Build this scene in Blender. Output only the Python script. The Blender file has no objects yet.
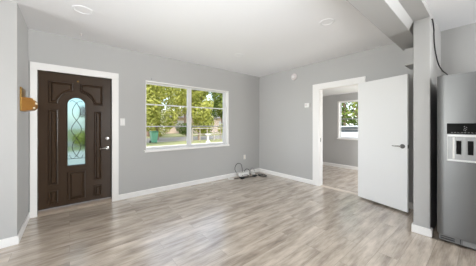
import bpy, bmesh, math, random
from mathutils import Vector, Matrix
random.seed(7)
sc = bpy.context.scene
C = sc.collection
R = math.radians

# ------------------------------------------------------------------ camera
CAM_H = 1.30
cam_d = bpy.data.cameras.new('camera')
cam = bpy.data.objects.new('camera', cam_d); C.objects.link(cam)
cam.location = (0, 0, CAM_H)
cam.rotation_euler = (R(90), 0, R(50.6 - 90))
cam_d.sensor_fit = 'HORIZONTAL'; cam_d.sensor_width = 36.0
cam_d.lens = 36.0 * 205.0 / 476.0
cam_d.shift_y = -8.0 / 476.0
cam_d.clip_start = 0.05; cam_d.clip_end = 500
sc.camera = cam

# ------------------------------------------------------------------ world, sun, large lights, exposure
w = bpy.data.worlds.new('world'); sc.world = w; w.use_nodes = True
nt = w.node_tree; nt.nodes.clear()
sky = nt.nodes.new('ShaderNodeTexSky'); sky.sky_type = 'NISHITA'; sky.sun_disc = False
sky.sun_elevation = R(52); sky.sun_rotation = R(215); sky.dust_density = 1.6
bg = nt.nodes.new('ShaderNodeBackground'); bg.inputs['Strength'].default_value = 0.62
wo = nt.nodes.new('ShaderNodeOutputWorld')
hz = nt.nodes.new('ShaderNodeMix'); hz.data_type = 'RGBA'; hz.inputs['Factor'].default_value = .45
hz.inputs['B'].default_value = (3.2, 3.2, 3.1, 1)          # thin bright cloud veil
nt.links.new(sky.outputs[0], hz.inputs['A']); nt.links.new(hz.outputs['Result'], bg.inputs[0]); nt.links.new(bg.outputs[0], wo.inputs[0])

def lamp(name, kind, loc, rot, energy, color=(1, 1, 1), size=None, size_y=None, angle=None):
    d = bpy.data.lights.new(name, kind); o = bpy.data.objects.new(name, d); C.objects.link(o)
    o.location = loc; o.rotation_euler = rot; d.energy = energy; d.color = color
    if kind == 'AREA':
        d.shape = 'RECTANGLE'; d.size = size; d.size_y = size_y
    if angle: d.angle = angle
    return o
lamp('sun', 'SUN', (0, 0, 30), (R(40), 0, R(-35)), 2.4, (1, .95, .86), angle=R(.6))
# added fill lamps at unseen openings behind the camera and in the far room
lamp('sink_side_fill', 'AREA', (4.07, -1.95, 1.45), (R(90), 0, R(37)), 23, (.95, .98, 1), 1.2, 1.3).data.spread = R(48)  # added to brighten the short wall beside the entrance
lamp('kitchen_fill', 'AREA', (2.3, -2.93, 1.45), (R(108), 0, R(-3)), 56, (.95, .98, 1), 1.3, 1.9).data.spread = R(140)  # added to brighten the kitchen wall and ceiling
lamp('side_fill', 'AREA', (-2.93, 2.0, 1.35), (R(93), 0, R(-90 + 4)), 29, (.95, .98, 1), 1.9, 2.1).data.spread = R(62)  # added fill aimed at the wall with the inner doorway
# the photographer's flash, bounced off the ceiling from behind the camera
lamp('bounce_flash', 'AREA', (0.1, -.35, 1.6), (R(180 - 36), 0, R(-20)), 35, (.93, .97, 1), .5, .5).data.spread = R(104)
lamp('far_room_fill', 'AREA', (5.35, 0.62, 1.3), (R(90), 0, 0), 32, (1, 1, 1), 1.6, 1.4)  # added fill lamp, out of view in the far room
sc.view_settings.view_transform = 'Standard'; sc.view_settings.look = 'None'
sc.view_settings.exposure = 0.2; sc.view_settings.gamma = 1.0
sc.view_settings.use_curve_mapping = False
sc.cycles.max_bounces = 10; sc.cycles.diffuse_bounces = 6; sc.cycles.transparent_max_bounces = 16

# ------------------------------------------------------------------ materials
def rgb(r, g, b):
    f = lambda v: (v / 255 / 12.92) if v <= 10 else ((v / 255 + .055) / 1.055) ** 2.4
    return (f(r), f(g), f(b), 1)
def mat(name, col, rough=.5, metal=0., bump=0., bscale=80., var=0., vscale=4., spec=.5, aniso=None, coat=0.):
    m = bpy.data.materials.new(name); m.use_nodes = True
    n = m.node_tree.nodes; l = m.node_tree.links; p = n['Principled BSDF']
    p.inputs['Base Color'].default_value = col; p.inputs['Roughness'].default_value = rough
    p.inputs['Metallic'].default_value = metal; p.inputs['Specular IOR Level'].default_value = spec
    p.inputs['Coat Weight'].default_value = coat
    tc = n.new('ShaderNodeTexCoord')
    if var:
        ns = n.new('ShaderNodeTexNoise'); ns.inputs['Scale'].default_value = vscale; ns.inputs['Detail'].default_value = 4
        l.new(tc.outputs['Object'], ns.inputs['Vector'])
        mx = n.new('ShaderNodeMix'); mx.data_type = 'RGBA'
        mx.inputs['A'].default_value = tuple(c * (1 - var) for c in col[:3]) + (1,)
        mx.inputs['B'].default_value = tuple(min(1, c * (1 + var)) for c in col[:3]) + (1,)
        l.new(ns.outputs['Fac'], mx.inputs['Factor']); l.new(mx.outputs['Result'], p.inputs['Base Color'])
    if bump:
        nb = n.new('ShaderNodeTexNoise'); nb.inputs['Scale'].default_value = bscale; nb.inputs['Detail'].default_value = 3
        mp = n.new('ShaderNodeMapping'); l.new(tc.outputs['Object'], mp.inputs['Vector'])
        if aniso: mp.inputs['Scale'].default_value = aniso
        l.new(mp.outputs['Vector'], nb.inputs['Vector'])
        bp = n.new('ShaderNodeBump'); bp.inputs['Strength'].default_value = bump; bp.inputs['Distance'].default_value = .004
        l.new(nb.outputs['Fac'], bp.inputs['Height']); l.new(bp.outputs['Normal'], p.inputs['Normal'])
    return m
M = {}
M['wall'] = mat('wall_paint', rgb(178, 177, 175), .55, bump=.10, bscale=60)
M['ceiling'] = mat('ceiling_paint', rgb(240, 240, 241), .6, bump=.15, bscale=35)
M['trim'] = mat('white_trim_paint', rgb(236, 234, 231), .35, bump=.03)
M['door_white'] = mat('white_door_paint', rgb(232, 232, 231), .4, bump=.03, bscale=30)
M['brown'] = mat('dark_brown_door', rgb(61, 46, 33), .30, bump=.06, bscale=30, aniso=(1, 1, .08), var=.12, vscale=9, spec=.28)
M['nickel'] = mat('satin_nickel', rgb(190, 188, 184), .25, 1, bump=.02)
M['nickel_dark'] = mat('worn_nickel', rgb(120, 118, 115), .35, 1, bump=.02)
M['brass'] = mat('aged_brass', rgb(150, 118, 62), .4, .8, var=.2, vscale=18, bump=.05)
M['amber'] = mat('amber_wood', rgb(146, 100, 38), .35, var=.22, vscale=14, bump=.08, bscale=40, aniso=(1, 1, 6))
M['ivory'] = mat('ivory_plastic', rgb(235, 226, 205), .35, bump=.02)
M['plastic'] = mat('white_plastic', rgb(228, 227, 224), .35, bump=.02)
M['offwhite'] = mat('grey_white_plastic', rgb(214, 206, 204), .4, bump=.02)
M['slot'] = mat('dark_slot', rgb(40, 40, 40), .5, bump=.02)
M['black'] = mat('black_rubber', rgb(22, 21, 21), .5, bump=.03)
M['gloss_black'] = mat('gloss_black', rgb(10, 10, 11), .08, bump=.004)
M['aluminium'] = mat('white_aluminium', rgb(222, 221, 220), .4, bump=.02)
M['aluminium_grey'] = mat('mill_aluminium', rgb(160, 160, 162), .4, .3, bump=.02)
M['steel'] = mat('brushed_steel', rgb(114, 114, 113), .40, 1, bump=.05, bscale=50, aniso=(1, 1, 14))
M['fridge_case'] = mat('dark_grey_enamel', rgb(26, 26, 27), .5, bump=.03)
M['grille'] = mat('grey_grille_plastic', rgb(120, 120, 119), .4, bump=.03)
M['silver'] = mat('silver_plastic', rgb(150, 150, 149), .35, .5, bump=.02)
M['silver_light'] = mat('light_silver_plastic', rgb(206, 206, 205), .3, .3, bump=.02)
M['lead'] = mat('lead_came', rgb(52, 52, 54), .45, .6, bump=.05)
M['threshold'] = mat('worn_threshold', rgb(150, 134, 118), .5, var=.15, vscale=20, bump=.05)
M['concrete'] = mat('pale_concrete', rgb(206, 200, 188), .85, var=.08, vscale=3, bump=.2)
M['asphalt'] = mat('asphalt', rgb(158, 150, 140), .9, var=.12, vscale=2, bump=.3)
M['grass'] = mat('lawn_grass', rgb(152, 152, 104), .9, var=.35, vscale=1.3, bump=.6, bscale=25)
M['bark'] = mat('tree_bark', rgb(140, 118, 102), .9, var=.25, vscale=6, bump=.6, bscale=20)
M['bin'] = mat('green_bin_plastic', rgb(96, 150, 122), .45, bump=.03)
M['bin_lid'] = mat('green_bin_lid', rgb(70, 126, 98), .45, bump=.03)
M['weathered'] = mat('weathered_fence_wood', rgb(176, 164, 150), .85, var=.15, vscale=6, bump=.3)
M['stone'] = mat('cast_stone', rgb(226, 222, 214), .8, var=.08, bump=.2)
M['stucco'] = mat('pale_stucco', rgb(222, 196, 178), .85, var=.06, bump=.3)
M['rooftile'] = mat('grey_roof', rgb(130, 120, 115), .8, var=.2, bump=.3)
M['carpaint'] = mat('white_car_paint', rgb(232, 232, 232), .2, coat=.6, bump=.004)
M['carglass'] = mat('car_glass', rgb(88, 94, 98), .08, bump=.004)
M['tyre'] = mat('tyre_rubber', rgb(28, 28, 28), .8, bump=.1)
M['taillight'] = mat('red_lens', rgb(190, 30, 28), .25, bump=.01)

def leafmat(name, c1, c2):
    m = bpy.data.materials.new(name); m.use_nodes = True
    n = m.node_tree.nodes; l = m.node_tree.links; n.clear()
    out = n.new('ShaderNodeOutputMaterial'); tc = n.new('ShaderNodeTexCoord')
    ns = n.new('ShaderNodeTexNoise'); ns.inputs['Scale'].default_value = 3.5; ns.inputs['Detail'].default_value = 7
    l.new(tc.outputs['Object'], ns.inputs['Vector'])
    cr = n.new('ShaderNodeValToRGB'); cr.color_ramp.elements[0].position = .35; cr.color_ramp.elements[1].position = .65
    cr.color_ramp.elements[0].color = c1; cr.color_ramp.elements[1].color = c2
    l.new(ns.outputs['Fac'], cr.inputs['Fac'])
    d = n.new('ShaderNodeBsdfDiffuse'); t = n.new('ShaderNodeBsdfTranslucent'); mx = n.new('ShaderNodeMixShader'); mx.inputs[0].default_value = .4
    l.new(cr.outputs[0], d.inputs['Color']); l.new(cr.outputs[0], t.inputs['Color'])
    l.new(d.outputs[0], mx.inputs[1]); l.new(t.outputs[0], mx.inputs[2]); l.new(mx.outputs[0], out.inputs['Surface'])
    return m
M['leaf_yellow'] = leafmat('sunny_leaves', rgb(116, 126, 44), rgb(222, 218, 128))
M['leaf_green'] = leafmat('green_leaves', rgb(78, 98, 44), rgb(172, 182, 98))
M['leaf_dark'] = leafmat('deep_green_leaves', rgb(60, 80, 42), rgb(128, 146, 80))

def glass_clear(name):
    m = bpy.data.materials.new(name); m.use_nodes = True
    n = m.node_tree.nodes; l = m.node_tree.links; n.clear()
    out = n.new('ShaderNodeOutputMaterial'); t = n.new('ShaderNodeBsdfTransparent'); g = n.new('ShaderNodeBsdfGlossy')
    t.inputs['Color'].default_value = (.96, .97, .97, 1); g.inputs['Roughness'].default_value = .02
    lw = n.new('ShaderNodeFresnel'); lw.inputs['IOR'].default_value = 1.12
    mx = n.new('ShaderNodeMixShader'); l.new(lw.outputs[0], mx.inputs[0]); l.new(t.outputs[0], mx.inputs[1]); l.new(g.outputs[0], mx.inputs[2])
    l.new(mx.outputs[0], out.inputs['Surface']); return m
M['glass'] = glass_clear('window_glass')
m = mat('obscure_bevelled_glass', rgb(142, 166, 168), .16, bump=.25, bscale=45)
m.node_tree.nodes['Principled BSDF'].inputs['Transmission Weight'].default_value = 1
m.node_tree.nodes['Principled BSDF'].inputs['IOR'].default_value = 1.12
M['door_glass'] = m

def floor_mat():
    m = bpy.data.materials.new('grey_vinyl_planks'); m.use_nodes = True
    n = m.node_tree.nodes; l = m.node_tree.links; p = n['Principled BSDF']
    tc = n.new('ShaderNodeTexCoord')
    br = n.new('ShaderNodeTexBrick'); br.offset = .37; br.inputs['Scale'].default_value = 1
    br.inputs['Brick Width'].default_value = 1.22; br.inputs['Row Height'].default_value = .18
    br.inputs['Mortar Size'].default_value = .0016; br.inputs['Mortar Smooth'].default_value = .3
    br.inputs['Color1'].default_value = (0, 0, 0, 1); br.inputs['Color2'].default_value = (1, 1, 1, 1); br.inputs['Mortar'].default_value = (.3, .3, .3, 1)
    l.new(tc.outputs['Object'], br.inputs['Vector'])
    # shift the grain per plank so no grain line crosses a joint
    sh = n.new('ShaderNodeVectorMath'); sh.operation = 'MULTIPLY_ADD'
    l.new(br.outputs['Color'], sh.inputs[0]); sh.inputs[1].default_value = (9, 5, 0); l.new(tc.outputs['Object'], sh.inputs[2])
    mp = n.new('ShaderNodeMapping'); mp.inputs['Scale'].default_value = (1.5, 7, 1); l.new(sh.outputs[0], mp.inputs['Vector'])
    n1 = n.new('ShaderNodeTexNoise'); n1.inputs['Scale'].default_value = 1.4; n1.inputs['Detail'].default_value = 5; n1.inputs['Roughness'].default_value = .6
    l.new(mp.outputs[0], n1.inputs['Vector'])
    mp2 = n.new('ShaderNodeMapping'); mp2.inputs['Scale'].default_value = (3, 60, 1); l.new(sh.outputs[0], mp2.inputs['Vector'])
    n2 = n.new('ShaderNodeTexNoise'); n2.inputs['Scale'].default_value = 1.5; n2.inputs['Detail'].default_value = 4
    l.new(mp2.outputs[0], n2.inputs['Vector'])
    a = n.new('ShaderNodeMath'); a.operation = 'MULTIPLY_ADD'; l.new(n2.outputs['Fac'], a.inputs[0]); a.inputs[1].default_value = .28
    l.new(n1.outputs['Fac'], a.inputs[2])
    b = n.new('ShaderNodeMath'); b.operation = 'MULTIPLY_ADD'; l.new(br.outputs['Color'], b.inputs[0]); b.inputs[1].default_value = .10
    l.new(a.outputs[0], b.inputs[2])
    cr = n.new('ShaderNodeValToRGB'); e = cr.color_ramp.elements
    e[0].position = .46; e[0].color = rgb(131, 116, 101)
    e[1].position = .92; e[1].color = rgb(222, 208, 192)
    k = e.new(.66); k.color = rgb(181, 166, 149)
    l.new(b.outputs[0], cr.inputs['Fac'])
    dk = n.new('ShaderNodeMix'); dk.data_type = 'RGBA'; l.new(br.outputs['Fac'], dk.inputs['Factor'])
    l.new(cr.outputs[0], dk.inputs['A']); dk.inputs['B'].default_value = rgb(150, 136, 121)
    l.new(dk.outputs['Result'], p.inputs['Base Color'])
    p.inputs['Roughness'].default_value = .32
    p.inputs['Coat Weight'].default_value = 1.0; p.inputs['Coat Roughness'].default_value = .24; p.inputs['Coat IOR'].default_value = 1.75
    bp = n.new('ShaderNodeBump'); bp.inputs['Strength'].default_value = .12; bp.inputs['Distance'].default_value = .003
    l.new(a.outputs[0], bp.inputs['Height']); l.new(bp.outputs[0], p.inputs['Normal'])
    return m
M['floor'] = floor_mat()
M['plank_strip'] = mat('pale_transition_strip', rgb(206, 194, 180), .4, var=.08, vscale=12, bump=.04)

# ------------------------------------------------------------------ helpers
WM = {}                                             # world matrix of every parent
def box(bm, x0, x1, y0, y1, z0, z1):
    v = [bm.verts.new((x, y, z)) for x in (x0, x1) for y in (y0, y1) for z in (z0, z1)]
    for f in ((0, 1, 3, 2), (4, 6, 7, 5), (0, 4, 5, 1), (2, 3, 7, 6), (0, 2, 6, 4), (1, 5, 7, 3)):
        bm.faces.new([v[i] for i in f])
    return v
def prism(bm, poly, a0, a1, axis='y'):
    """extrude a 2-D polygon along an axis: 'y' -> (x, z), 'x' -> (y, z), 'z' -> (x, y)"""
    mk = {'y': lambda p, a: (p[0], a, p[1]), 'x': lambda p, a: (a, p[0], p[1]), 'z': lambda p, a: (p[0], p[1], a)}[axis]
    A = [bm.verts.new(mk(p, a0)) for p in poly]; B = [bm.verts.new(mk(p, a1)) for p in poly]
    bm.faces.new(A); bm.faces.new(B[::-1])
    for i in range(len(poly)):
        j = (i + 1) % len(poly); bm.faces.new((A[j], A[i], B[i], B[j]))
def tube(bm, pts, r, seg=8, cap=True):
    pts = [Vector(p) for p in pts]; rings = []
    up = Vector((0, 0, 1))
    for i, p in enumerate(pts):
        t = (pts[min(i + 1, len(pts) - 1)] - pts[max(i - 1, 0)]).normalized()
        s = t.cross(up)
        if s.length < 1e-3: s = t.cross(Vector((1, 0, 0)))
        s.normalize(); u = s.cross(t).normalized()
        rr = r[i] if isinstance(r, (list, tuple)) else r
        rings.append([bm.verts.new(p + rr * (math.cos(k * 2 * math.pi / seg) * s + math.sin(k * 2 * math.pi / seg) * u)) for k in range(seg)])
    for a, b in zip(rings, rings[1:]):
        for k in range(seg): bm.faces.new((a[k], a[(k + 1) % seg], b[(k + 1) % seg], b[k]))
    if cap: bm.faces.new(rings[0][::-1]); bm.faces.new(rings[-1])
def spline(pts, n=8):
    P = [Vector(p) for p in pts]; P = [2 * P[0] - P[1]] + P + [2 * P[-1] - P[-2]]; out = []
    for i in range(1, len(P) - 2):
        for k in range(n):
            t = k / n
            out.append(.5 * ((2 * P[i]) + (-P[i - 1] + P[i + 1]) * t + (2 * P[i - 1] - 5 * P[i] + 4 * P[i + 1] - P[i + 2]) * t * t + (-P[i - 1] + 3 * P[i] - 3 * P[i + 1] + P[i + 2]) * t ** 3))
    out.append(P[-2]); return out
def lathe(bm, prof, seg=28, mtx=Matrix()):
    """profile [(r, h)] spun about local z, then moved by mtx"""
    rings = [[bm.verts.new(mtx @ Vector((r * math.cos(k * 2 * math.pi / seg), r * math.sin(k * 2 * math.pi / seg), h))) for k in range(seg)] for r, h in prof]
    for a, b in zip(rings, rings[1:]):
        for k in range(seg): bm.faces.new((a[k], a[(k + 1) % seg], b[(k + 1) % seg], b[k]))
    bm.faces.new(rings[0][::-1]); bm.faces.new(rings[-1])
def tag(o, label=None, cat=None, group=None, kind=None):
    if label: o['label'] = label
    if cat: o['category'] = cat
    if group: o['group'] = group
    if kind: o['kind'] = kind
    return o
def obj(name, bm, material, parent=None, bevel=0., smooth=False, label=None, origin=None):
    bmesh.ops.recalc_face_normals(bm, faces=bm.faces)
    if bevel:
        bmesh.ops.bevel(bm, geom=[e for e in bm.edges if len(e.link_faces) == 2 and e.calc_face_angle(0) > .6], offset=bevel, segments=2, affect='EDGES', profile=.6, clamp_overlap=True)
    if parent is None and origin is None:
        xs = [v.co.x for v in bm.verts]; ys = [v.co.y for v in bm.verts]; zs = [v.co.z for v in bm.verts]
        origin = ((min(xs) + max(xs)) / 2, (min(ys) + max(ys)) / 2, min(zs))
    W = WM[parent] if parent else Matrix()
    if parent is None: W = Matrix.Translation(origin)
    bmesh.ops.transform(bm, matrix=W.inverted(), verts=bm.verts)
    me = bpy.data.meshes.new(name); bm.to_mesh(me); bm.free()
    me.materials.append(material)
    if smooth:
        for p in me.polygons: p.use_smooth = True
        if hasattr(me, 'set_sharp_from_angle'): me.set_sharp_from_angle(angle=R(40))
    o = bpy.data.objects.new(name, me); C.objects.link(o)
    if parent: o.parent = parent; WM[o] = W
    else: o.matrix_world = W; WM[o] = W
    if label: o['label'] = label
    return o
def empty(name, loc, label, cat, group=None, kind=None, rz=0):
    o = bpy.data.objects.new(name, None); C.objects.link(o); o.location = loc; o.rotation_euler = (0, 0, rz)
    o.empty_display_size = .1; WM[o] = Matrix.Translation(loc) @ Matrix.Rotation(rz, 4, 'Z')
    return tag(o, label, cat, group, kind)
def dup(root, loc, rz=0, label=None, scale=None):
    r = root.copy(); C.objects.link(r); r.location = loc; r.rotation_euler = (0, 0, rz)
    if scale: r.scale = scale
    if label: r['label'] = label
    for ch in list(root.children):
        c = ch.copy(); C.objects.link(c); c.parent = r
        for g in list(ch.children):
            d = g.copy(); C.objects.link(d); d.parent = c
    return r
B = bmesh.new
def struct(name, bm, m, label, cat, **k): return tag(obj(name, bm, m, **k), label, cat, kind='structure')

# ------------------------------------------------------------------ room shell (metres; corner of the two far walls at WB, WA)
WA, WB, H = 4.06, 4.11, 2.64
NX, NY = -.444, 3.263                                # nook corner
DX0, DX1, DZ = -.362, .562, 2.09                     # entrance opening
WX0, WX1, WZ0, WZ1 = 1.10, 3.03, .80, 2.125          # front window opening
IY0, IY1, IZ = 1.478, 2.283, 2.07                    # inner doorway
FX, FH = 6.43, 2.24                                  # far room
bm = B(); box(bm, -3, FX + .12, -3, WA + .16, -.12, 0)
struct('floor', bm, M['floor'], 'grey-brown wood-look plank floor', 'floor', origin=(0, 0, 0))
bm = B(); box(bm, -3.12, WB + .12, -3.12, WA + .16, H, H + .12)
struct('ceiling', bm, M['ceiling'], 'white painted ceiling of the main room', 'ceiling')
bm = B(); box(bm, WB + .12, FX + .12, .5, WA, FH, FH + .12)
struct('ceiling_far', bm, M['ceiling'], 'lower white ceiling seen through the inner doorway', 'ceiling')
bm = B(); y0, y1 = WA, WA + .16
box(bm, NX, DX0, y0, y1, 0, H); box(bm, DX0, DX1, y0, y1, DZ, H); box(bm, DX1, WX0, y0, y1, 0, H)
box(bm, WX0, WX1, y0, y1, 0, WZ0); box(bm, WX0, WX1, y0, y1, WZ1, H); box(bm, WX1, FX + .12, y0, y1, 0, H)
struct('wall_front', bm, M['wall'], 'grey painted wall holding the entrance door and window', 'wall')
bm = B(); x0, x1 = WB, WB + .12
box(bm, x0, x1, -3.12, -2.6, 0, H); box(bm, x0, x1, -2.6, -1.3, 0, .78); box(bm, x0, x1, -2.6, -1.3, 2.12, H); box(bm, x0, x1, -1.3, IY0, 0, H); box(bm, x0, x1, IY0, IY1, IZ, H); box(bm, x0, x1, IY1, WA, 0, H)  # the low-y opening is added for the sink-side fill lamp
struct('wall_right', bm, M['wall'], 'grey painted wall holding the inner doorway and thermostat', 'wall')
bm = B(); prism(bm, [(NX, NY), (NX, WA + .16), (-3, WA + .16), (-3, NY)], 0, H, 'z')
struct('wall_left', bm, M['wall'], 'light grey corner wall left of the entrance door', 'wall')
bm = B(); x0, x1 = 3.24, WB
box(bm, x0, x1, .424, .575, 0, H)
struct('wall_wing', bm, M['wall'], 'narrow grey wall end standing beside the refrigerator', 'wall', bevel=.006)
bm = B(); box(bm, -3, 3.24, .424, .575, 2.562, H)
struct('beam_header', bm, M['wall'], 'shallow ceiling header meeting the top of the wall end', 'beam')
bm = B(); prism(bm, [(.575, H), (.575, 2.562), (.62, 2.48), (.85, 2.48), (.85, H)], -3, WB, 'x')
struct('beam', bm, M['wall'], 'deep grey ceiling beam running past the narrow wall end', 'beam', bevel=.004)
bm = B(); box(bm, 3.76, WB, .575, .765, 2.163, 2.40)
struct('soffit_box', bm, M['wall'], 'small grey boxed soffit high on the wall behind the open door', 'soffit')
# behind the camera
bm = B(); box(bm, -3.12, -1.8, -3.12, -3, 0, H); box(bm, 3.0, WB, -3.12, -3, 0, H); box(bm, -1.8, 1.6, -3.12, -3, 0, H)
for xa, xb in ((1.6, 3.0),): box(bm, xa, xb, -3.12, -3, 2.42, H); box(bm, xa, xb, -3.12, -3, 0, .28)  # opening added for the kitchen fill lamp
struct('wall_back', bm, M['wall'], 'grey wall with an added window opening behind the viewpoint', 'wall')
bm = B(); box(bm, -3.12, -3, -3, 1.0, 0, H); box(bm, -3.12, -3, 3.0, NY, 0, H); box(bm, -3.12, -3, 1.0, 3.0, 2.42, H); box(bm, -3.12, -3, 1.0, 3.0, 0, .28)  # opening added for the side fill lamp
struct('wall_side', bm, M['wall'], 'grey side wall with a wide added window opening behind the viewpoint', 'wall')
# far room
FWY0, FWY1, FWZ0, FWZ1 = 1.75, 2.956, .88, 2.03
bm = B(); x0, x1 = FX, FX + .12
box(bm, x0, x1, .5, FWY0, 0, FH); box(bm, x0, x1, FWY1, WA, 0, FH); box(bm, x0, x1, FWY0, FWY1, 0, FWZ0); box(bm, x0, x1, FWY0, FWY1, FWZ1, FH)
struct('wall_far', bm, M['wall'], 'grey far wall of the room beyond the inner doorway', 'wall')
bm = B(); box(bm, WB + .12, 4.55, .4, .5, 0, FH); box(bm, 6.15, FX + .12, .4, .5, 0, FH); box(bm, 4.55, 6.15, .4, .5, 0, .6); box(bm, 4.55, 6.15, .4, .5, 2.0, FH)  # middle opening added for the far-room fill lamp
struct('wall_far_side', bm, M['wall'], 'side wall of the room beyond the inner doorway', 'wall')

# baseboards
BH, BT = .092, .016
def base(name, runs, label):
    bm = B()
    for (a, b, n) in runs:                           # a, b along the wall; n = outward normal
        ax, ay = a; bx, by = b; nx, ny = n
        P = [(0, 0), (BT, 0), (BT, BH - .014), (BT * .55, BH - .004), (BT * .3, BH), (0, BH)]
        A = [bm.verts.new((ax + nx * t, ay + ny * t, z)) for t, z in P]; D = [bm.verts.new((bx + nx * t, by + ny * t, z)) for t, z in P]
        bm.faces.new(A); bm.faces.new(D[::-1])
        for i in range(len(P)): j = (i + 1) % len(P); bm.faces.new((A[i], D[i], D[j], A[j]))
    return struct(name, bm, M['trim'], label, 'baseboard')
base('baseboard_front', [((.655, WA), (WB - BT, WA), (0, -1))], 'white baseboard under the front window')
base('baseboard_right', [((WB, 2.421), (WB, WA), (-1, 0)), ((WB, .591), (WB, 1.385), (-1, 0))], 'white baseboard of the wall with the inner doorway')
bm = B(); prism(bm, [(-3, NY), (-3, NY - BT), (NX + BT, NY - BT), (NX + BT, WA - .022), (NX, WA - .022), (NX, NY)], 0, BH, 'z')
struct('baseboard_left', bm, M['trim'], 'white baseboard around the corner left of the entrance', 'baseboard', bevel=.004)
bm = B(); prism(bm, [(3.224, .408), (3.224, .591), (WB - BT, .591), (WB - BT, .575), (3.24, .575), (3.24, .424), (3.30, .424), (3.30, .408)], 0, BH, 'z')
struct('baseboard_wing', bm, M['trim'], 'white baseboard around the narrow wall end', 'baseboard', bevel=.004)
base('baseboard_far', [((FX, .5), (FX, WA), (-1, 0))], 'white baseboard of the room beyond the doorway')

# casings
def casing_y(name, x0, x1, wl, wr, z1, wt, y, d, label):
    bm = B(); box(bm, x0 - wl, x0, y - d, y, 0, z1); box(bm, x1, x1 + wr, y - d, y, 0, z1); box(bm, x0 - wl, x1 + wr, y - d, y, z1, z1 + wt)
    return struct(name, bm, M['trim'], label, 'door casing', bevel=.004)
casing_y('trim_1', DX0 + .008, DX1 - .008, .074, .1, DZ - .008, .104, WA, .022, 'white casing around the dark entrance door')
bm = B(); y_a, y_b = IY0 + .012, IY1 - .006
for X0, X1 in ((WB - .02, WB), (WB + .12, WB + .14)):
    box(bm, X0, X1, IY0 - .093, y_a, 0, IZ - .008); box(bm, X0, X1, y_b, IY1 + .138, 0, IZ - .008); box(bm, X0, X1, IY0 - .093, IY1 + .138, IZ - .008, IZ + .105)
struct('trim_2', bm, M['trim'], 'white casing around the inner doorway', 'door casing', bevel=.004)
bm = B(); box(bm, WB, WB + .12, IY1 - .016, IY1, 0, IZ); box(bm, WB, WB + .12, IY0, IY0 + .016, 0, IZ); box(bm, WB, WB + .12, IY0 + .016, IY1 - .016, IZ - .016, IZ)
box(bm, WB + .05, WB + .085, IY1 - .028, IY1 - .016, 0, IZ - .016)
struct('trim_3', bm, M['trim'], 'white jamb lining the inner doorway', 'door jamb')
bm = B(); prism(bm, [(WB + .0, 0), (WB + .03, .012), (WB + .09, .012), (WB + .12, 0)], IY0 + .016, IY1 - .028, 'y')
struct('trim_4', bm, M['plank_strip'], 'low pale grey-brown threshold strip of the inner doorway', 'threshold')

# ------------------------------------------------------------------ entrance door (door_1)
SY = 4.092                                           # room-side face of the slab
gx0, gx1, gz0, gzc = -.024, .192, .675, 1.618
gr = (gx1 - gx0) / 2; gcx = (gx0 + gx1) / 2
def arch(x0, x1, z0, zc, n=20):
    cx = (x0 + x1) / 2; r = (x1 - x0) / 2
    return [(x0, z0), (x1, z0)] + [(cx + r * math.cos(math.pi * i / n), zc + r * math.sin(math.pi * i / n)) for i in range(n + 1)]
dx0, dx1, dz0, dz1 = DX0 + .012, DX1 - .012, .072, DZ - .012
bm = B(); ya, yb = SY, SY + .044
box(bm, dx0, gx0, ya, yb, dz0, dz1); box(bm, gx1, dx1, ya, yb, dz0, dz1); box(bm, gx0, gx1, ya, yb, dz0, gz0)
prism(bm, [(gx0, dz1), (gx0, gzc)] + [(gcx + gr * math.cos(math.pi * i / 20), gzc + gr * math.sin(math.pi * i / 20)) for i in range(19, 0, -1)] + [(gx1, gzc), (gx1, dz1)], ya, yb)
door1 = struct('door_1', bm, M['brown'], 'dark brown panelled entrance door with an arched leaded glass', 'door')
def offset(poly, d):
    n = len(poly); out = []
    area = sum(poly[i][0] * poly[(i + 1) % n][1] - poly[(i + 1) % n][0] * poly[i][1] for i in range(n))
    s = 1 if area > 0 else -1
    for i in range(n):
        p0, p1, p2 = Vector(poly[i - 1]), Vector(poly[i]), Vector(poly[(i + 1) % n])
        a = (p1 - p0).normalized(); b = (p2 - p1).normalized()
        na = Vector((-a.y, a.x)) * s; nb = Vector((-b.y, b.x)) * s
        m_ = na + nb; k = d / max(.35, (1 + na.dot(nb)) / 2) / 2
        out.append((p1.x + m_.x * k, p1.y + m_.y * k))
    return out
def relief(name, poly, steps, material, parent, fill=True, y=SY):
    bm = B(); loops = []
    for ins, dep in steps:
        q = offset(poly, ins) if ins else poly
        loops.append([bm.verts.new((px, y - dep, pz)) for px, pz in q])
    n = len(poly)
    for a, b in zip(loops, loops[1:]):
        for i in range(n): j = (i + 1) % n; bm.faces.new((a[i], a[j], b[j], b[i]))
    if fill: bm.faces.new(loops[-1])
    else:
        for i in range(n): j = (i + 1) % n; bm.faces.new((loops[-1][i], loops[-1][j], loops[0][j], loops[0][i]))
    return obj(name, bm, material, parent)
big = [(0, -.001), (.005, .016), (.014, .018), (.023, .001), (.030, .0005), (.056, .020)]
small = [(0, -.001), (.005, .015), (.012, .017), (.020, .001), (.025, .0005), (.042, .017)]
def rect(x0, x1, z0, z1): return [(x0, z0), (x1, z0), (x1, z1), (x0, z1)]
acx, acz, ar = gcx, 1.60, .222
def corner_panel(xo, xi, zt, zb, side):
    # a rectangle whose lower inner corner is eaten by a circle around the arch
    a0 = math.acos((abs(xi - acx)) / ar) if abs(xi - acx) < ar else 0
    a1 = math.asin(max(0, (zb - acz)) / ar)
    pts = [(xo, zb), (xo, zt), (xi, zt)]
    for i in range(11):
        a = a0 + (a1 - a0) * i / 10
        pts.append((acx + side * ar * math.cos(a), acz + ar * math.sin(a)))
    return pts
for side, xo, xi in ((-1, -.238, .046), (1, .436, .126)):
    relief('raised_panel', corner_panel(xo, xi, 1.948, 1.625, side), small, M['brown'], door1)
relief('raised_panel', rect(-.240, -.132, .412, 1.528), small, M['brown'], door1)
relief('raised_panel', rect(.309, .416, .402, 1.522), small, M['brown'], door1)
relief('raised_panel', rect(-.246, -.132, .138, .332), small, M['brown'], door1)
relief('raised_panel', rect(.304, .416, .132, .312), small, M['brown'], door1)
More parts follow.
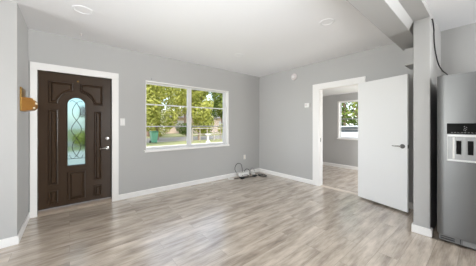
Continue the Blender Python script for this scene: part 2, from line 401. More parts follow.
relief('raised_panel', rect(-.026, .196, .140, .580), big, M['brown'], door1)
relief('glass_bead', arch(gx0 - .016, gx1 + .016, gz0 - .016, gzc), [(0, -.001), (.004, .010), (.012, .010), (.017, -.004), (.017, -.02)], M['brown'], door1, fill=False)
bm = B(); prism(bm, arch(gx0, gx1, gz0, gzc), SY + .016, SY + .026)
pane = obj('glass_pane', bm, M['door_glass'], door1, label='arched obscure glass pane')
# lead cames: two interlaced wavy lines, a border and cross bars
bm = B(); cy = SY + .013
for s in (-1, 1):
    pts = []
    for i in range(61):
        z = gz0 + .14 + (gzc + .03 - gz0 - .14) * i / 60; u = i / 60
        amp = .062 * (1 - .25 * abs(u - .5) * 2) * math.sin(u * math.pi * 3 + .0)
        pts.append((gcx + s * amp, cy, z))
    tube(bm, pts, .0042, 6)
    tube(bm, spline([(gcx, cy, gz0 + .14), (gcx + s * .05, cy, gz0 + .10), (gcx + s * .088, cy, gz0 + .155)], 8), .0034, 6)
    tube(bm, spline([(gcx, cy, gzc + .03), (gcx + s * .05, cy, gzc + .062), (gcx + s * .08, cy, gzc + .045)], 8), .0034, 6)
tube(bm, [(gx0, cy, gz0 + .1), (gx1, cy, gz0 + .1)], .003, 6)
obj('leading', bm, M['lead'], pane, label='dark interlaced lead lines')
# hardware
mY = Matrix.Rotation(R(90), 4, 'X')
bm = B(); lathe(bm, [(.031, 0), (.031, .006), (.026, .012), (.014, .014), (.012, .04)], 24, Matrix.Translation((.489, SY, .912)) @ mY)
lev = obj('lever_handle', bm, M['nickel'], door1, smooth=True, label='satin nickel lever')
bm = B(); tube(bm, spline([(.489, SY - .042, .912), (.462, SY - .048, .915), (.42, SY - .048, .912), (.378, SY - .042, .902)], 6), .0085, 10)
obj('lever', bm, M['nickel'], lev, smooth=True)
bm = B(); lathe(bm, [(.033, 0), (.033, .010), (.027, .018), (.018, .020)], 24, Matrix.Translation((.489, SY, 1.073)) @ mY)
db = obj('deadbolt', bm, M['nickel'], door1, smooth=True, label='satin nickel deadbolt rose')
bm = B(); box(bm, .483, .495, SY - .040, SY - .018, 1.058, 1.088); obj('thumb_turn', bm, M['nickel'], db, bevel=.003)
bm = B(); lathe(bm, [(.011, 0), (.011, .004), (.008, .006)], 16, Matrix.Translation((.098, SY, 1.985)) @ mY); obj('peephole', bm, M['brass'], door1, smooth=True)
for z in (.28, 1.05, 1.85):
    bm = B(); tube(bm, [(dx0 - .003, SY - .005, z - .045), (dx0 - .003, SY - .005, z + .045)], .007, 10); obj('hinge', bm, M['nickel_dark'], door1)
bm = B(); box(bm, DX0, DX0 + .01, WA, WA + .16, 0, DZ); box(bm, DX1 - .01, DX1, WA, WA + .16, 0, DZ); box(bm, DX0 + .01, DX1 - .01, WA, WA + .16, DZ - .01, DZ)
struct('trim_5', bm, M['brown'], 'dark brown frame lining the entrance opening', 'door frame')
bm = B(); prism(bm, [(WA - .028, 0), (WA - .02, .03), (WA + .02, .058), (WA + .16, .06), (WA + .16, 0)], DX0 + .01, DX1 - .01, 'x')
struct('trim_6', bm, M['threshold'], 'worn raised sill under the dark entrance door', 'door sill')

# ------------------------------------------------------------------ front window (window_1)
win1 = empty('window_1', (2.06, WA, WZ0), 'white-framed two-pane window looking out to the trees', 'window', kind='structure')
bm = B(); t = .045
for X0, X1, Z0, Z1 in ((WX0 - .005, WX0 + .008, WZ0, WZ1), (WX1 - .045, WX1 + .0, WZ0, WZ1), (WX0 - .005, WX1, WZ1 - .014, WZ1 + .008)):
    box(bm, X0, X1, WA - .012, WA + .06, Z0, Z1)
obj('window_frame', bm, M['trim'], win1, bevel=.003)
bm = B(); box(bm, WX0 - .03, WX1 + .0, WA - .045, WA + .08, WZ0 - .012, WZ0 + .03); obj('window_sill', bm, M['trim'], win1, bevel=.006)
wy0, wy1 = WA + .085, WA + .125
xm = 2.035
bm = B(); z0, z1 = WZ0 + .03, WZ1 - .012
box(bm, WX0, WX1, WA + .06, WA + .15, WZ0, z0); box(bm, WX0, WX1, WA + .06, WA + .15, z1, WZ1); box(bm, WX0, WX0 + .012, WA + .06, WA + .15, z0, z1); box(bm, WX1 - .062, WX1, WA + .06, WA + .15, z0, z1)
obj('outer_frame', bm, M['aluminium'], win1)
bm = B(); box(bm, xm - .026, xm + .026, WA + .06, WA + .14, z0, z1); obj('mullion', bm, M['aluminium'], win1, bevel=.003)
for a, b in ((WX0 + .012, xm - .026), (xm + .026, WX1 - .062)):
    bm = B(); f = .026
    box(bm, a, a + f * .6, wy0, wy1, z0, z1); box(bm, b - f, b, wy0, wy1, z0, z1); box(bm, a + f * .6, b - f, wy0, wy1, z0, z0 + f * 1.4); box(bm, a + f * .6, b - f, wy0, wy1, z1 - f, z1)
    sash = obj('sash', bm, M['aluminium'], win1)
    bm = B(); box(bm, a + f * .6, b - f, wy0 + .014, wy0 + .02, z0 + f * 1.4, z1 - f); obj('window_pane', bm, M['glass'], sash, label='clear glass pane')
    for zz in (1.698, 1.272):
        bm = B(); box(bm, a + f * .6, b - f, wy0 + .002, wy0 + .034, zz - .011, zz + .011); obj('glazing_bar', bm, M['aluminium_grey'] if zz < 1.5 else M['aluminium'], sash)

# ------------------------------------------------------------------ far room window (window_2)
win2 = empty('window_2', (FX, 2.35, FWZ0), 'small window in the room beyond the inner doorway', 'window', kind='structure')
bm = B()
box(bm, FX - .012, FX + .07, FWY1 - .045, FWY1, FWZ0, FWZ1); box(bm, FX - .012, FX + .07, FWY0, FWY0 + .06, FWZ0, FWZ1); box(bm, FX - .012, FX + .07, FWY0 + .06, FWY1 - .045, FWZ1 - .03, FWZ1)
obj('window_frame', bm, M['trim'], win2, bevel=.003)
bm = B(); box(bm, FX - .03, FX + .1, FWY0 - .02, FWY1 + .01, FWZ0 - .02, FWZ0 + .02); obj('window_sill', bm, M['trim'], win2, bevel=.005)
bm = B(); a, b = FWY0 + .06, FWY1 - .045
box(bm, FX + .07, FX + .1, a, a + .03, FWZ0, FWZ1); box(bm, FX + .07, FX + .1, b - .022, b, FWZ0, FWZ1); box(bm, FX + .07, FX + .1, a + .03, b - .03, FWZ0 + .02, FWZ0 + .05); box(bm, FX + .07, FX + .1, a + .03, b - .03, FWZ1 - .05, FWZ1 - .02)
s2 = obj('sash', bm, M['aluminium'], win2)
for zz in (1.485, 1.17):
    bm = B(); box(bm, FX + .072, FX + .098, a + .03, b - .03, zz - .014, zz + .014); obj('glazing_bar', bm, M['aluminium_grey'], s2)
bm = B(); box(bm, FX + .082, FX + .088, a + .03, b - .03, FWZ0 + .05, FWZ1 - .05); obj('window_pane', bm, M['glass'], s2, label='clear glass pane')

# ------------------------------------------------------------------ white inner door, open (door_2)
hx, hy, ex, ey = 3.985, 1.475, 3.787, .738
L = math.hypot(ex - hx, ey - hy); rz = math.atan2(ey - hy, ex - hx)
door2 = empty('door_2', (hx, hy, 0), 'plain white flush door standing open against the wall', 'door', kind='structure', rz=rz)
def loc2(bm):                                         # local (along door, thickness towards the room = -y) -> world
    bmesh.ops.transform(bm, matrix=WM[door2], verts=bm.verts); return bm
bm = B(); box(bm, .004, L, 0, .036, .03, 2.042); obj('door_panel', loc2(bm), M['door_white'], door2, bevel=.002)
for s, yy in ((-1, 0), (1, .036)):
    m2 = Matrix.Translation((L - .062, yy, .985)) @ Matrix.Rotation(R(90 if s < 0 else -90), 4, 'X')
    bm = B(); lathe(bm, [(.033, 0), (.033, .007), (.028, .013), (.013, .015), (.011, .045)], 24, m2)
    lv = obj('lever_handle', loc2(bm), M['nickel_dark'], door2, smooth=True, label='satin nickel lever handle')
    bm = B(); q = yy + s * .047
    tube(bm, spline([(L - .058, q, .985), (L - .09, q + s * .004, .988), (L - .14, q + s * .003, .985), (L - .178, q, .988)], 6), [.010] * 6 + [.009] * 6 + [.007] * 7, 10)
    obj('lever', loc2(bm), M['nickel'], lv, smooth=True)
bm = B(); box(bm, L - .001, L + .002, .006, .030, .957, 1.013); box(bm, L, L + .008, .012, .024, .978, .994); obj('latch_plate', loc2(bm), M['nickel_dark'], door2)
for z in (.25, 1.03, 1.82):
    bm = B(); tube(bm, [(-.004, .040, z - .045), (-.004, .040, z + .045)], .006, 10); obj('hinge', loc2(bm), M['nickel_dark'], door2)
bm = B(); box(bm, WB + .03, WB + .06, IY1 - .018, IY1 - .0155, .94, 1.02); struct('trim_7', bm, M['nickel_dark'], 'small dark strike plate on the doorway jamb', 'strike plate')

# ------------------------------------------------------------------ refrigerator
fr = empty('refrigerator', (3.6, -.1, 0), 'tall stainless steel side-by-side refrigerator with ice and water dispenser', 'refrigerator')
FXF, Y0, Y1 = 3.18, -.56, .36                          # door front plane; side extents
bm = B(); box(bm, 3.27, 4.0, Y0 + .01, Y1 - .01, .05, 1.815); obj('body', bm, M['fridge_case'], fr, bevel=.008)
ysp = -.06
def fdoor(ya, yb):
    bm = B(); n = 12; pts = []                          # gently bowed front with rounded vertical edges
    for i in range(n + 1):
        u = i / n; y = ya + (yb - ya) * u
        e = min(u, 1 - u) * (yb - ya)
        bow = .010 * (1 - (2 * u - 1) ** 2) + (0 if e > .02 else -.012 * (1 - e / .02) ** 2)
        pts.append((FXF + .006 - bow, y))
    pts += [(3.262, yb), (3.262, ya)]
    prism(bm, pts, .096, 1.844, 'z'); return bm
dl = obj('freezer_door', fdoor(ysp + .003, Y1), M['steel'], fr, smooth=True)
dr = obj('fridge_door', fdoor(Y0, ysp - .003), M['steel'], fr, smooth=True)
for par, yy in ((dl, ysp + .04), (dr, ysp - .04)):
    bm = B(); tube(bm, spline([(3.18, yy, .55), (3.125, yy, .60), (3.12, yy, 1.0), (3.125, yy, 1.5), (3.18, yy, 1.55)], 8), .013, 12); obj('handle', bm, M['steel'], par, smooth=True)
# dispenser
XD = FXF - .006
bm = B(); box(bm, XD - .006, XD + .012, .0, .281, 1.205, 1.318); cp = obj('control_panel', bm, M['gloss_black'], dl, bevel=.003, label='gloss black control panel')
def ring(bm, ya, yb, za, zb, tl, tr, tb, tt, xa, xb):
    box(bm, xa, xb, ya, ya + tr, za, zb); box(bm, xa, xb, yb - tl, yb, za, zb); box(bm, xa, xb, ya + tr, yb - tl, za, za + tb); box(bm, xa, xb, ya + tr, yb - tl, zb - tt, zb)
bm = B(); ring(bm, 0, .281, .915, 1.198, .008, .008, .018, .022, XD - .014, XD + .014)
disp = obj('dispenser', bm, M['silver_light'], dl, bevel=.003, label='silver ice and water dispenser frame')  # lighter plastic puts the bright lit lips into the colour
bm = B(); box(bm, XD - .002, XD + .010, .008, .273, .933, 1.176); obj('dispenser_back', bm, M['silver'], disp)  # darker silver stands in for shade inside the recess
for ya, yb in ((.174, .212), (.090, .130), (.026, .058)):
    bm = B(); box(bm, XD - .006, XD + .0, ya, yb, .990, 1.135); obj('chute_opening', bm, M['gloss_black'], disp, bevel=.002, label='black upright chute opening')
bm = B(); box(bm, XD - .014, XD, .222, .238, .94, 1.17); obj('guide_rib', bm, M['plastic'], disp, bevel=.003)
bm = B(); box(bm, XD - .010, XD, .136, .168, .96, 1.17); obj('guide_rib', bm, M['silver'], disp, bevel=.003)
# status marks on the control panel
bm = B()
for k in range(9): box(bm, XD - .0068, XD - .005, .236 - k * .024, .250 - k * .024, 1.219, 1.222)
for k, (dy, dz) in enumerate(((0, 0), (.010, .008), (-.006, .014), (.004, .024), (-.008, .034), (.006, .042))): box(bm, XD - .0068, XD - .005, .142 + dy, .150 + dy, 1.238 + dz, 1.243 + dz)
obj('display_mark', bm, M['silver'], cp, label='small pale icons')
# base grille, hinge covers, feet
bm = B(); box(bm, 3.215, 3.27, Y0 + .01, Y1 - .012, .022, .088); gri = obj('base_grille', bm, M['grille'], fr, bevel=.004)
bm = B(); box(bm, 3.211, 3.216, -.5, .165, .030, .076); obj('vent_slot', bm, M['silver'], gri, bevel=.002)
bm = B(); box(bm, 3.212, 3.216, .225, .335, .036, .05); box(bm, 3.212, 3.216, .18, .186, .03, .08); box(bm, 3.212, 3.216, .225, .335, .062, .070); obj('vent_slot', bm, M['slot'], gri)
for yy in (Y1 - .05, Y0 + .05):
    bm = B(); box(bm, 3.20, 3.32, yy - .03, yy + .03, 1.815, 1.85); obj('hinge_cover', bm, M['fridge_case'], fr, bevel=.004)
for xx in (3.3, 3.95):
    for yy in (Y1 - .06, Y0 + .06):
        bm = B(); lathe(bm, [(.022, 0), (.022, .012), (.010, .014), (.010, .06)], 14, Matrix.Translation((xx, yy, 0))); obj('foot', bm, M['black'], fr)

# hanging cable beside the refrigerator
bm = B(); tube(bm, spline([(3.262, .411, 2.535), (3.30, .409, 2.52), (3.36, .407, 2.44), (3.37, .408, 2.38), (3.42, .410, 2.28), (3.53, .409, 2.18), (3.66, .400, 2.08), (3.84, .380, 2.02), (4.03, .34, 1.96), (4.075, .30, 1.70), (4.08, .28, .6), (4.08, .28, .01)], 8), .007, 8)
tag(obj('power_cable', bm, M['black'], smooth=True), 'black cable drooping down the wall end to behind the refrigerator', 'cable')

# ------------------------------------------------------------------ wall and ceiling fittings
# amber wall fitting on the nook wall
ya, yb = 3.425, 3.66
wl = empty('wall_sconce', (NX, 3.54, 1.46), 'amber and brass wall fitting beside the entrance door', 'wall light')
bm = B(); box(bm, NX, NX + .014, ya - .01, yb + .06, 1.465, 1.742); obj('back_plate', bm, M['brass'], wl, bevel=.004, label='brass back plate')
bm = B(); pts = [(NX + .012, 1.462), (NX + .012, 1.628)]
for i in range(9):
    a = R(90 - 22.5 * i); pts.append((NX + .082 + .050 * math.cos(a), 1.549 + .074 * math.sin(a)))
prism(bm, pts, ya, yb, 'y'); obj('body', bm, M['amber'], wl, bevel=.006, label='amber rounded box')
for zz in (1.50, 1.552, 1.60):
    bm = B(); lathe(bm, [(.006, 0), (.013, .004), (.015, .014), (.011, .022)], 14, Matrix.Translation((NX + .122 - abs(zz - 1.552) * .35, ya + .012, zz)) @ Matrix.Rotation(R(70), 4, 'Y')); obj('glass_drop', bm, M['ivory'], wl, smooth=True, label='ivory knob on the rounded end')

def plate_y(name, x, z, wd, ht, label, cat):
    return obj(name, (lambda b: (box(b, x - wd / 2, x + wd / 2, WA - .007, WA, z - ht / 2, z + ht / 2), b)[1])(B()), M['plastic'], bevel=.003)
sw = tag(plate_y('light_switch', .716, 1.352, .075, .125, '', ''), 'white double light switch plate right of the entrance door', 'light switch')
for dx in (-.016, .016):
    bm = B(); box(bm, .716 + dx - .010, .716 + dx + .010, WA - .012, WA - .005, 1.318, 1.386); obj('rocker', bm, M['trim'], sw, bevel=.002)
ou = tag(plate_y('wall_outlet', 3.556, .458, .074, .118, '', ''), 'white electrical outlet low on the wall near the corner', 'outlet')
for dz in (-.026, .026):
    bm = B(); box(bm, 3.556 - .017, 3.556 + .017, WA - .0095, WA - .005, .458 + dz - .014, .458 + dz + .014); so = obj('socket', bm, M['ivory'], ou, bevel=.003)
    bm = B(); box(bm, 3.548, 3.550, WA - .0105, WA - .009, .458 + dz - .006, .458 + dz + .006); box(bm, 3.562, 3.564, WA - .0105, WA - .009, .458 + dz - .006, .458 + dz + .006); obj('slot', bm, M['slot'], so)
bm = B(); box(bm, WB - .035, WB, 2.49, 2.61, 1.69, 1.785)
th = tag(obj('thermostat', bm, M['plastic'], bevel=.006), 'white thermostat left of the inner doorway casing', 'thermostat')
bm = B(); box(bm, WB - .038, WB - .034, 2.55, 2.60, 1.725, 1.765); obj('display', bm, M['offwhite'], th)
bm = B(); mB = Matrix.Translation((WB, 2.905, 2.438)) @ Matrix.Rotation(R(-90), 4, 'Y')
lathe(bm, [(.078, 0), (.078, .012), (.072, .020), (.066, .034), (.040, .042), (.012, .043)], 28, mB)
sd = tag(obj('smoke_detector', bm, M['offwhite'], smooth=True), 'round white smoke detector high on the wall near the corner', 'smoke detector')
bm = B(); lathe(bm, [(.030, .040), (.030, .046), (.022, .048)], 20, mB); obj('test_button', bm, M['plastic'], sd, smooth=True)
mD = Matrix.Rotation(R(180), 4, 'X')
def disc_light(x, y, r, label):
    o = empty('ceiling_light', (x, y, H), label, 'ceiling light', 'flush disc lights in the ceiling')
    mt = Matrix.Translation((x, y, H)) @ mD
    bm = B(); lathe(bm, [(r, 0), (r, .003), (r - .010, .007), (r - .020, .007), (r - .024, .002), (.02, .002)], 36, mt); obj('trim_ring', bm, M['ceiling'], o, smooth=True)
    bm = B(); lathe(bm, [(r - .025, .0015), (r - .025, .003), (.01, .0035)], 36, mt); obj('diffuser', bm, M['ceiling'], o, smooth=True)
disc_light(2.506, 3.02, .095, 'flush white disc light above the front window side')
disc_light(2.588, 1.326, .095, 'flush white disc light nearer the ceiling beam')
disc_light(.121, 2.992, .10, 'flush white disc light near the entrance door')
bm = B(); lathe(bm, [(.016, 0), (.016, .006), (.006, .010), (.005, .03)], 14, Matrix.Translation((.13, 3.8, H)) @ mD)
tag(obj('ceiling_hook', bm, M['offwhite'], smooth=True), 'tiny hook in the ceiling above the entrance door', 'hook')

bm = B(); lathe(bm, [(.009, 0), (.009, .003), (.004, .006)], 12, Matrix.Translation((1.205, WA, 2.175)) @ mY)
tag(obj('screw', bm, M['nickel_dark'], smooth=True), 'tiny screw in the wall above the front window, left corner', 'screw')

# ------------------------------------------------------------------ cables and adapters on the floor in the corner
def cable(name, pts, r, label, group='loose cables on the floor', m_='black'):
    bm = B(); tube(bm, spline(pts, 10), r, 6); return tag(obj(name, bm, M[m_], smooth=True), label, 'cable', group)
bm = B(); box(bm, 3.26, 3.55, 3.86, 3.97, .018, .105)
rt = tag(obj('modem', bm, M['plastic'], bevel=.012), 'white box with cables lying on the floor by the baseboard', 'modem')
for k in range(3):
    bm = B(); box(bm, 3.31 + k * .07, 3.34 + k * .07, 3.856, 3.861, .04, .06); obj('port', bm, M['slot'], rt)
for xx in (3.29, 3.52):
    bm = B(); box(bm, xx - .02, xx + .02, 3.87, 3.96, 0, .02); obj('foot', bm, M['black'], rt)
cable('black_cable', [(3.225, 3.985, .10), (3.17, 3.98, .20), (3.20, 3.985, .29), (3.29, 3.99, .335), (3.38, 3.985, .29), (3.41, 3.985, .19), (3.42, 3.988, .09), (3.44, 3.99, .012)], .007, 'black cable looped upright above the white box')
cable('black_cable', [(3.47, 3.98, .09), (3.53, 3.985, .15), (3.60, 3.98, .15), (3.66, 3.96, .08), (3.665, 3.965, .012), (3.70, 3.975, .012)], .007, 'black cable arching from the white box to the corner')
cable('black_cable', [(3.06, 3.86, .010), (3.20, 3.84, .010), (3.34, 3.80, .010), (3.48, 3.76, .010), (3.545, 3.72, .010), (3.57, 3.66, .010)], .009, 'black cable lying along the floor before the white box')
cable('black_cable', [(3.71, 3.70, .012), (3.74, 3.62, .012), (3.82, 3.55, .012), (3.89, 3.60, .012), (3.92, 3.72, .012), (3.86, 3.80, .012), (3.79, 3.78, .016), (3.76, 3.70, .018), (3.80, 3.62, .03)], .009, 'black cable coiled flat in the room corner')
cable('grey_cable', [(3.66, 3.98, .012), (3.70, 3.99, .10), (3.76, 3.985, .16), (3.82, 3.98, .11), (3.86, 3.97, .02), (3.95, 3.90, .012)], .008, 'thin grey cable arching over the white adapter', m_='aluminium_grey')
cable('white_cable', [(3.10, 3.93, .03), (3.03, 3.95, .09), (2.98, 3.96, .05), (2.95, 3.93, .010), (3.03, 3.86, .010)], .008, 'short white cable at the left of the white box', m_='plastic')
for x, y, a, lb in ((3.22, 3.75, .4, 'black power adapter in front of the white box'), (3.62, 3.75, -.5, 'black power adapter at the end of the floor cable')):
    e = Matrix.Translation((x, y, 0)) @ Matrix.Rotation(a, 4, 'Z'); bm = B(); box(bm, -.055, .055, -.03, .03, 0, .04); bmesh.ops.transform(bm, matrix=e, verts=bm.verts)
    ad = tag(obj('power_adapter', bm, M['black'], bevel=.006), lb, 'adapter', 'power adapters on the floor')
    bm = B(); tube(bm, [e @ Vector((.05, 0, .02)), e @ Vector((.085, 0, .018))], [.01, .006], 8); obj('strain_relief', bm, M['black'], ad)
bm = B(); box(bm, 3.68, 3.76, 3.87, 3.95, 0, .09); wa = tag(obj('power_adapter', bm, M['plastic'], bevel=.01), 'white plug adapter standing near the corner', 'adapter', 'power adapters on the floor')
for xx in (3.70, 3.735):
    bm = B(); box(bm, xx, xx + .005, 3.852, 3.872, .05, .065); obj('prong', bm, M['nickel'], wa)

# ------------------------------------------------------------------ outdoors
GZ = -.15
def ground(name, x0, x1, y0, y1, z, m_, label, cat):
    bm = B(); box(bm, x0, x1, y0, y1, z - .1, z); return struct(name, bm, M[m_], label, cat)
ground('lawn', -60, 90, WA + .16, 90, GZ, 'grass', 'sunlit lawn outside the front window', 'lawn')
ground('side_lawn', FX + .12, 90, -60, WA + .16, GZ, 'grass', 'lawn outside the far room window', 'lawn')
ground('path', -.45, .75, WA + .16, 13.2, GZ + .02, 'concrete', 'pale concrete path leading to the entrance door', 'path')
ground('sidewalk', -60, 90, 13.2, 14.4, GZ + .015, 'concrete', 'pale sidewalk crossing the lawn', 'sidewalk')
ground('road', -60, 90, 17.6, 23.5, GZ + .01, 'asphalt', 'grey street beyond the lawn', 'road')
ground('driveway', 11.5, 19, -60, 12, GZ + .012, 'asphalt', 'grey driveway outside the far room window', 'driveway')

def crown_bm(rnd, blobs, n, size):
    bm = B()
    for k in range(n):
        cx, cy, cz, rr, sq = rnd.choice(blobs)
        while True:
            p = Vector((rnd.uniform(-1, 1), rnd.uniform(-1, 1), rnd.uniform(-1, 1)))
            if .25 < p.length < 1: break
        p = p.normalized() * (p.length ** .45)
        c = Vector((cx + p.x * rr, cy + p.y * rr, cz + p.z * rr * sq))
        nrm = (p + Vector((rnd.uniform(-.8, .8), rnd.uniform(-.8, .8), rnd.uniform(-.3, 1)))).normalized()
        t = nrm.orthogonal().normalized(); t.rotate(Matrix.Rotation(rnd.uniform(0, 6.28), 3, nrm)); u = nrm.cross(t)
        s = size * rnd.uniform(.6, 1.3)
        a, b, d, e = c + t * s, c + u * s * .45 + nrm * s * .1, c - t * s, c - u * s * .45 + nrm * s * .1
        bm.faces.new([bm.verts.new(q) for q in (a, b, d, e)])
    return bm
def tree(x, y, hgt, rad, m_, label, seed, low=.30, n=6200, size=.165):
    rnd = random.Random(seed)
    root = empty('tree', (x, y, GZ), label, 'tree', 'trees outside the windows')
    blobs = []
    for k in range(14):
        a = rnd.uniform(0, 6.28); d = rnd.uniform(.1, .62) * rad
        blobs.append((x + d * math.cos(a), y + d * math.sin(a), GZ + hgt * rnd.uniform(low + .12, .84), rad * rnd.uniform(.34, .52), .95))
    blobs.append((x, y, GZ + hgt * .8, rad * .5, .9))
    bm = B(); r0 = rad * .05
    tp = spline([(x, y, GZ - .05), (x + rnd.uniform(-.1, .1), y, GZ + hgt * .25), (x + rnd.uniform(-.25, .25), y + rnd.uniform(-.2, .2), GZ + hgt * .5), (x, y, GZ + hgt * .78)], 5)
    tube(bm, tp, [r0 * (1.25 - .95 * i / (len(tp) - 1)) for i in range(len(tp))], 9)
    for b in blobs[:6]:
        tube(bm, [tp[6], (tp[6] + Vector(b[:3])) / 2 + Vector((0, 0, -.1)), Vector(b[:3])], [r0 * .55, r0 * .4, r0 * .15], 6)
    obj('trunk', bm, M['bark'], root, smooth=True)
    obj('crown', crown_bm(rnd, blobs, n, size), M[m_], root)
    return root
T = [(4.0, 15.4, 6.4, 2.2, 'leaf_yellow', 'yellow-green tree at the left edge of the front window', .24),
     (6.3, 19.6, 8.4, 2.5, 'leaf_yellow', 'broad sunny tree left of the window mullion', .10),
     (9.6, 17.6, 7.4, 2.0, 'leaf_yellow', 'light green tree just right of the window mullion', .10),
     (13.7, 18.3, 7.8, 2.2, 'leaf_green', 'leafy tree at the right side of the front window', .10),
     (7.6, 27.0, 9.5, 3.2, 'leaf_yellow', 'pale yellow-green tree across the street at the left', .26),
     (13.2, 28.5, 10, 3.2, 'leaf_yellow', 'tall yellow-green tree across the street in the middle', .26),
     (19.2, 27.5, 9.5, 3.2, 'leaf_dark', 'deep green tree across the street at the right', .26),
     (22.0, 45.5, 17, 3.6, 'leaf_green', 'tallest green tree, rising behind the bungalow', .12),
     (29.6, 46, 17, 3.7, 'leaf_green', 'green tree rising behind the bungalow, farther right', .12)]
for i, (x, y, hg, rd, m_, lb, lo) in enumerate(T): tree(x, y, hg, rd, m_, lb, 20 + i, lo)
tree(12.6, 4.4, 5.4, 1.7, 'leaf_green', 'green tree outside the far room window', 50, .3, 1800, .11)
tree(20.5, 8.8, 6.5, 2.6, 'leaf_dark', 'dark tree behind the one outside the far room window', 51, .15, 2000, .2)
def bush(x, y, r, m_, label, seed, sq=.8):
    rnd = random.Random(seed); root = empty('bush', (x, y, GZ), label, 'bush', 'bushes outside the windows')
    bl = [(x + rnd.uniform(-.4, .4) * r, y + rnd.uniform(-.4, .4) * r, GZ + r * sq * rnd.uniform(.75, 1.0), r * .72, sq) for _ in range(5)]
    bm = B()
    for b in bl: tube(bm, [(x, y, GZ - .02), ((x + b[0]) / 2, (y + b[1]) / 2, GZ + .3 * r), (b[0], b[1], b[2])], [.03, .025, .012], 6)
    obj('stem', bm, M['bark'], root); obj('foliage', crown_bm(rnd, bl, int(900 * max(1, r)), .10 * max(1, r ** .5)), M[m_], root)
bush(11.2, 15.0, .5, 'leaf_green', 'round bush in front of the rail fence', 61)
bush(-1.6, 16.2, .8, 'leaf_yellow', 'yellow-green bush beyond the entrance path', 62)
bush(.9, 17.0, .8, 'leaf_yellow', 'sunny bush straight ahead of the entrance door', 63)

for k in range(6):
    bush(5.4 + k * 3.1, 24.6 + (k % 2) * .6, 1.3, ['leaf_green', 'leaf_yellow', 'leaf_dark'][k % 3], ['mid-green bush across the street, at the far left of the row', 'yellow-green bush across the street, second from the left', 'deep green bush across the street, third from the left', 'mid-green bush across the street, third from the right', 'yellow-green bush across the street, second from the right', 'deep green bush across the street, at the far right of the row'][k], 70 + k)

# green wheelie bin at the kerb
bn = empty('wheelie_bin', (5.2, 16.9, GZ), 'green wheelie bin standing on the lawn by the street', 'bin')
bm = B(); cx, cyy = 5.2, 16.9
lo = [bm.verts.new((cx + sx * .18, cyy + sy * .22, GZ + .06)) for sx, sy in ((-1, -1), (1, -1), (1, 1), (-1, 1))]
hi = [bm.verts.new((cx + sx * .25, cyy + sy * .30, GZ + .88)) for sx, sy in ((-1, -1), (1, -1), (1, 1), (-1, 1))]
bm.faces.new(lo[::-1]); bm.faces.new(hi)
for i in range(4): j = (i + 1) % 4; bm.faces.new((lo[i], lo[j], hi[j], hi[i]))
obj('body', bm, M['bin'], bn, bevel=.02)
bm = B(); prism(bm, [(cyy - .36, GZ + .88), (cyy + .34, GZ + .88), (cyy + .34, GZ + .94), (cyy, GZ + .99), (cyy - .36, GZ + .92)], cx - .27, cx + .27, 'x'); obj('lid', bm, M['bin_lid'], bn, bevel=.01)
bm = B(); tube(bm, [(cx - .26, cyy + .39, GZ + .86), (cx + .26, cyy + .39, GZ + .86)], .018, 8); obj('handle', bm, M['bin_lid'], bn)
for s in (-1, 1):
    bm = B(); lathe(bm, [(.10, -.025), (.11, -.015), (.11, .015), (.10, .025)], 18, Matrix.Translation((cx + s * .23, cyy + .25, GZ + .11)) @ Matrix.Rotation(R(90), 4, 'Y')); obj('wheel', bm, M['tyre'], bn)

# rail fence and stone pedestal by the street
fe = empty('rail_fence', (10, 15.8, GZ), 'pale wooden rail fence in front of the street', 'fence')
for k in range(8):
    x = 8.0 + k * .72; bm = B(); box(bm, x - .03, x + .03, 15.77, 15.83, GZ, GZ + 1.2); obj('post', bm, M['weathered'], fe, bevel=.01)
for z in (.66, 1.16):
    bm = B(); box(bm, 7.95, 13.1, 15.72, 15.76, GZ + z - .03, GZ + z + .03); obj('rail', bm, M['weathered'], fe, bevel=.008)
bm = B(); lathe(bm, [(.20, 0), (.20, .06), (.12, .12), (.075, .2), (.07, .5), (.10, .58), (.27, .66), (.28, .72), (.24, .72), (.05, .67)], 24, Matrix.Translation((8.9, 14.75, GZ)))
tag(obj('birdbath', bm, M['stone'], smooth=True), 'pale stone birdbath on the lawn outside the front window', 'birdbath')

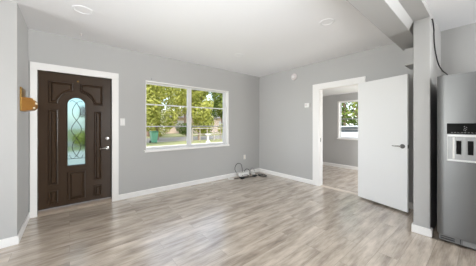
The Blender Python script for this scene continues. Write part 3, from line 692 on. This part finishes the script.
# house across the street
ho = empty('house', (12, 36, GZ), 'pale bungalow across the street behind the trees', 'house')
bm = B(); box(bm, 2, 27, 34, 42, GZ, 2.7); obj('house_wall', bm, M['stucco'], ho)
bm = B(); prism(bm, [(33.2, 2.6), (42.8, 2.6), (38, 4.1)], 1.2, 27.8, 'x'); obj('roof', bm, M['rooftile'], ho)
for x in (5, 14, 23):
    bm = B(); box(bm, x, x + 1.5, 33.94, 34.02, .8, 2.0); f = obj('house_window', bm, M['aluminium'], ho)
    bm = B(); box(bm, x + .08, x + 1.42, 33.92, 33.95, .88, 1.92); obj('house_pane', bm, M['offwhite'], f)

# white car on the driveway seen through the far window
CX, CYc, CA = 15.6, 6.6, R(100)
car = empty('car', (CX, CYc, GZ), 'white parked car seen through the far room window', 'car', rz=CA)
def cl(bm): bmesh.ops.transform(bm, matrix=WM[car], verts=bm.verts); return bm
bm = B(); prism(bm, [(-2.2, .28), (2.2, .28), (2.25, .55), (2.15, .78), (1.1, .92), (.45, 1.38), (-.95, 1.42), (-1.75, 1.0), (-2.2, .95), (-2.28, .6)], -.86, .86, 'y'); obj('body', cl(bm), M['carpaint'], car, bevel=.06, smooth=True)
for s in (-1, 1):
    bm = B(); prism(bm, [(.92, .94), (.38, 1.31), (-.9, 1.34), (-1.45, 1.0)], s * .865 - .006, s * .865 + .006, 'y'); obj('side_window', cl(bm), M['carglass'], car)
    bm = B(); box(bm, -2.29, -2.2, s * .66 - .12, s * .66 + .12, .66, .84); obj('tail_light', cl(bm), M['taillight'], car, bevel=.01)
    for xx in (-1.35, 1.4):
        bm = B(); lathe(bm, [(.2, -.1), (.31, -.1), (.33, -.07), (.33, .07), (.31, .1), (.2, .1)], 22, Matrix.Translation((xx, s * .80, .33)) @ Matrix.Rotation(R(90), 4, 'X')); wh = obj('wheel', cl(bm), M['tyre'], car)
        bm = B(); lathe(bm, [(.2, -.105), (.2, .105), (.05, .11)], 18, Matrix.Translation((xx, s * .80, .33)) @ Matrix.Rotation(R(90), 4, 'X')); obj('hubcap', cl(bm), M['silver'], wh)
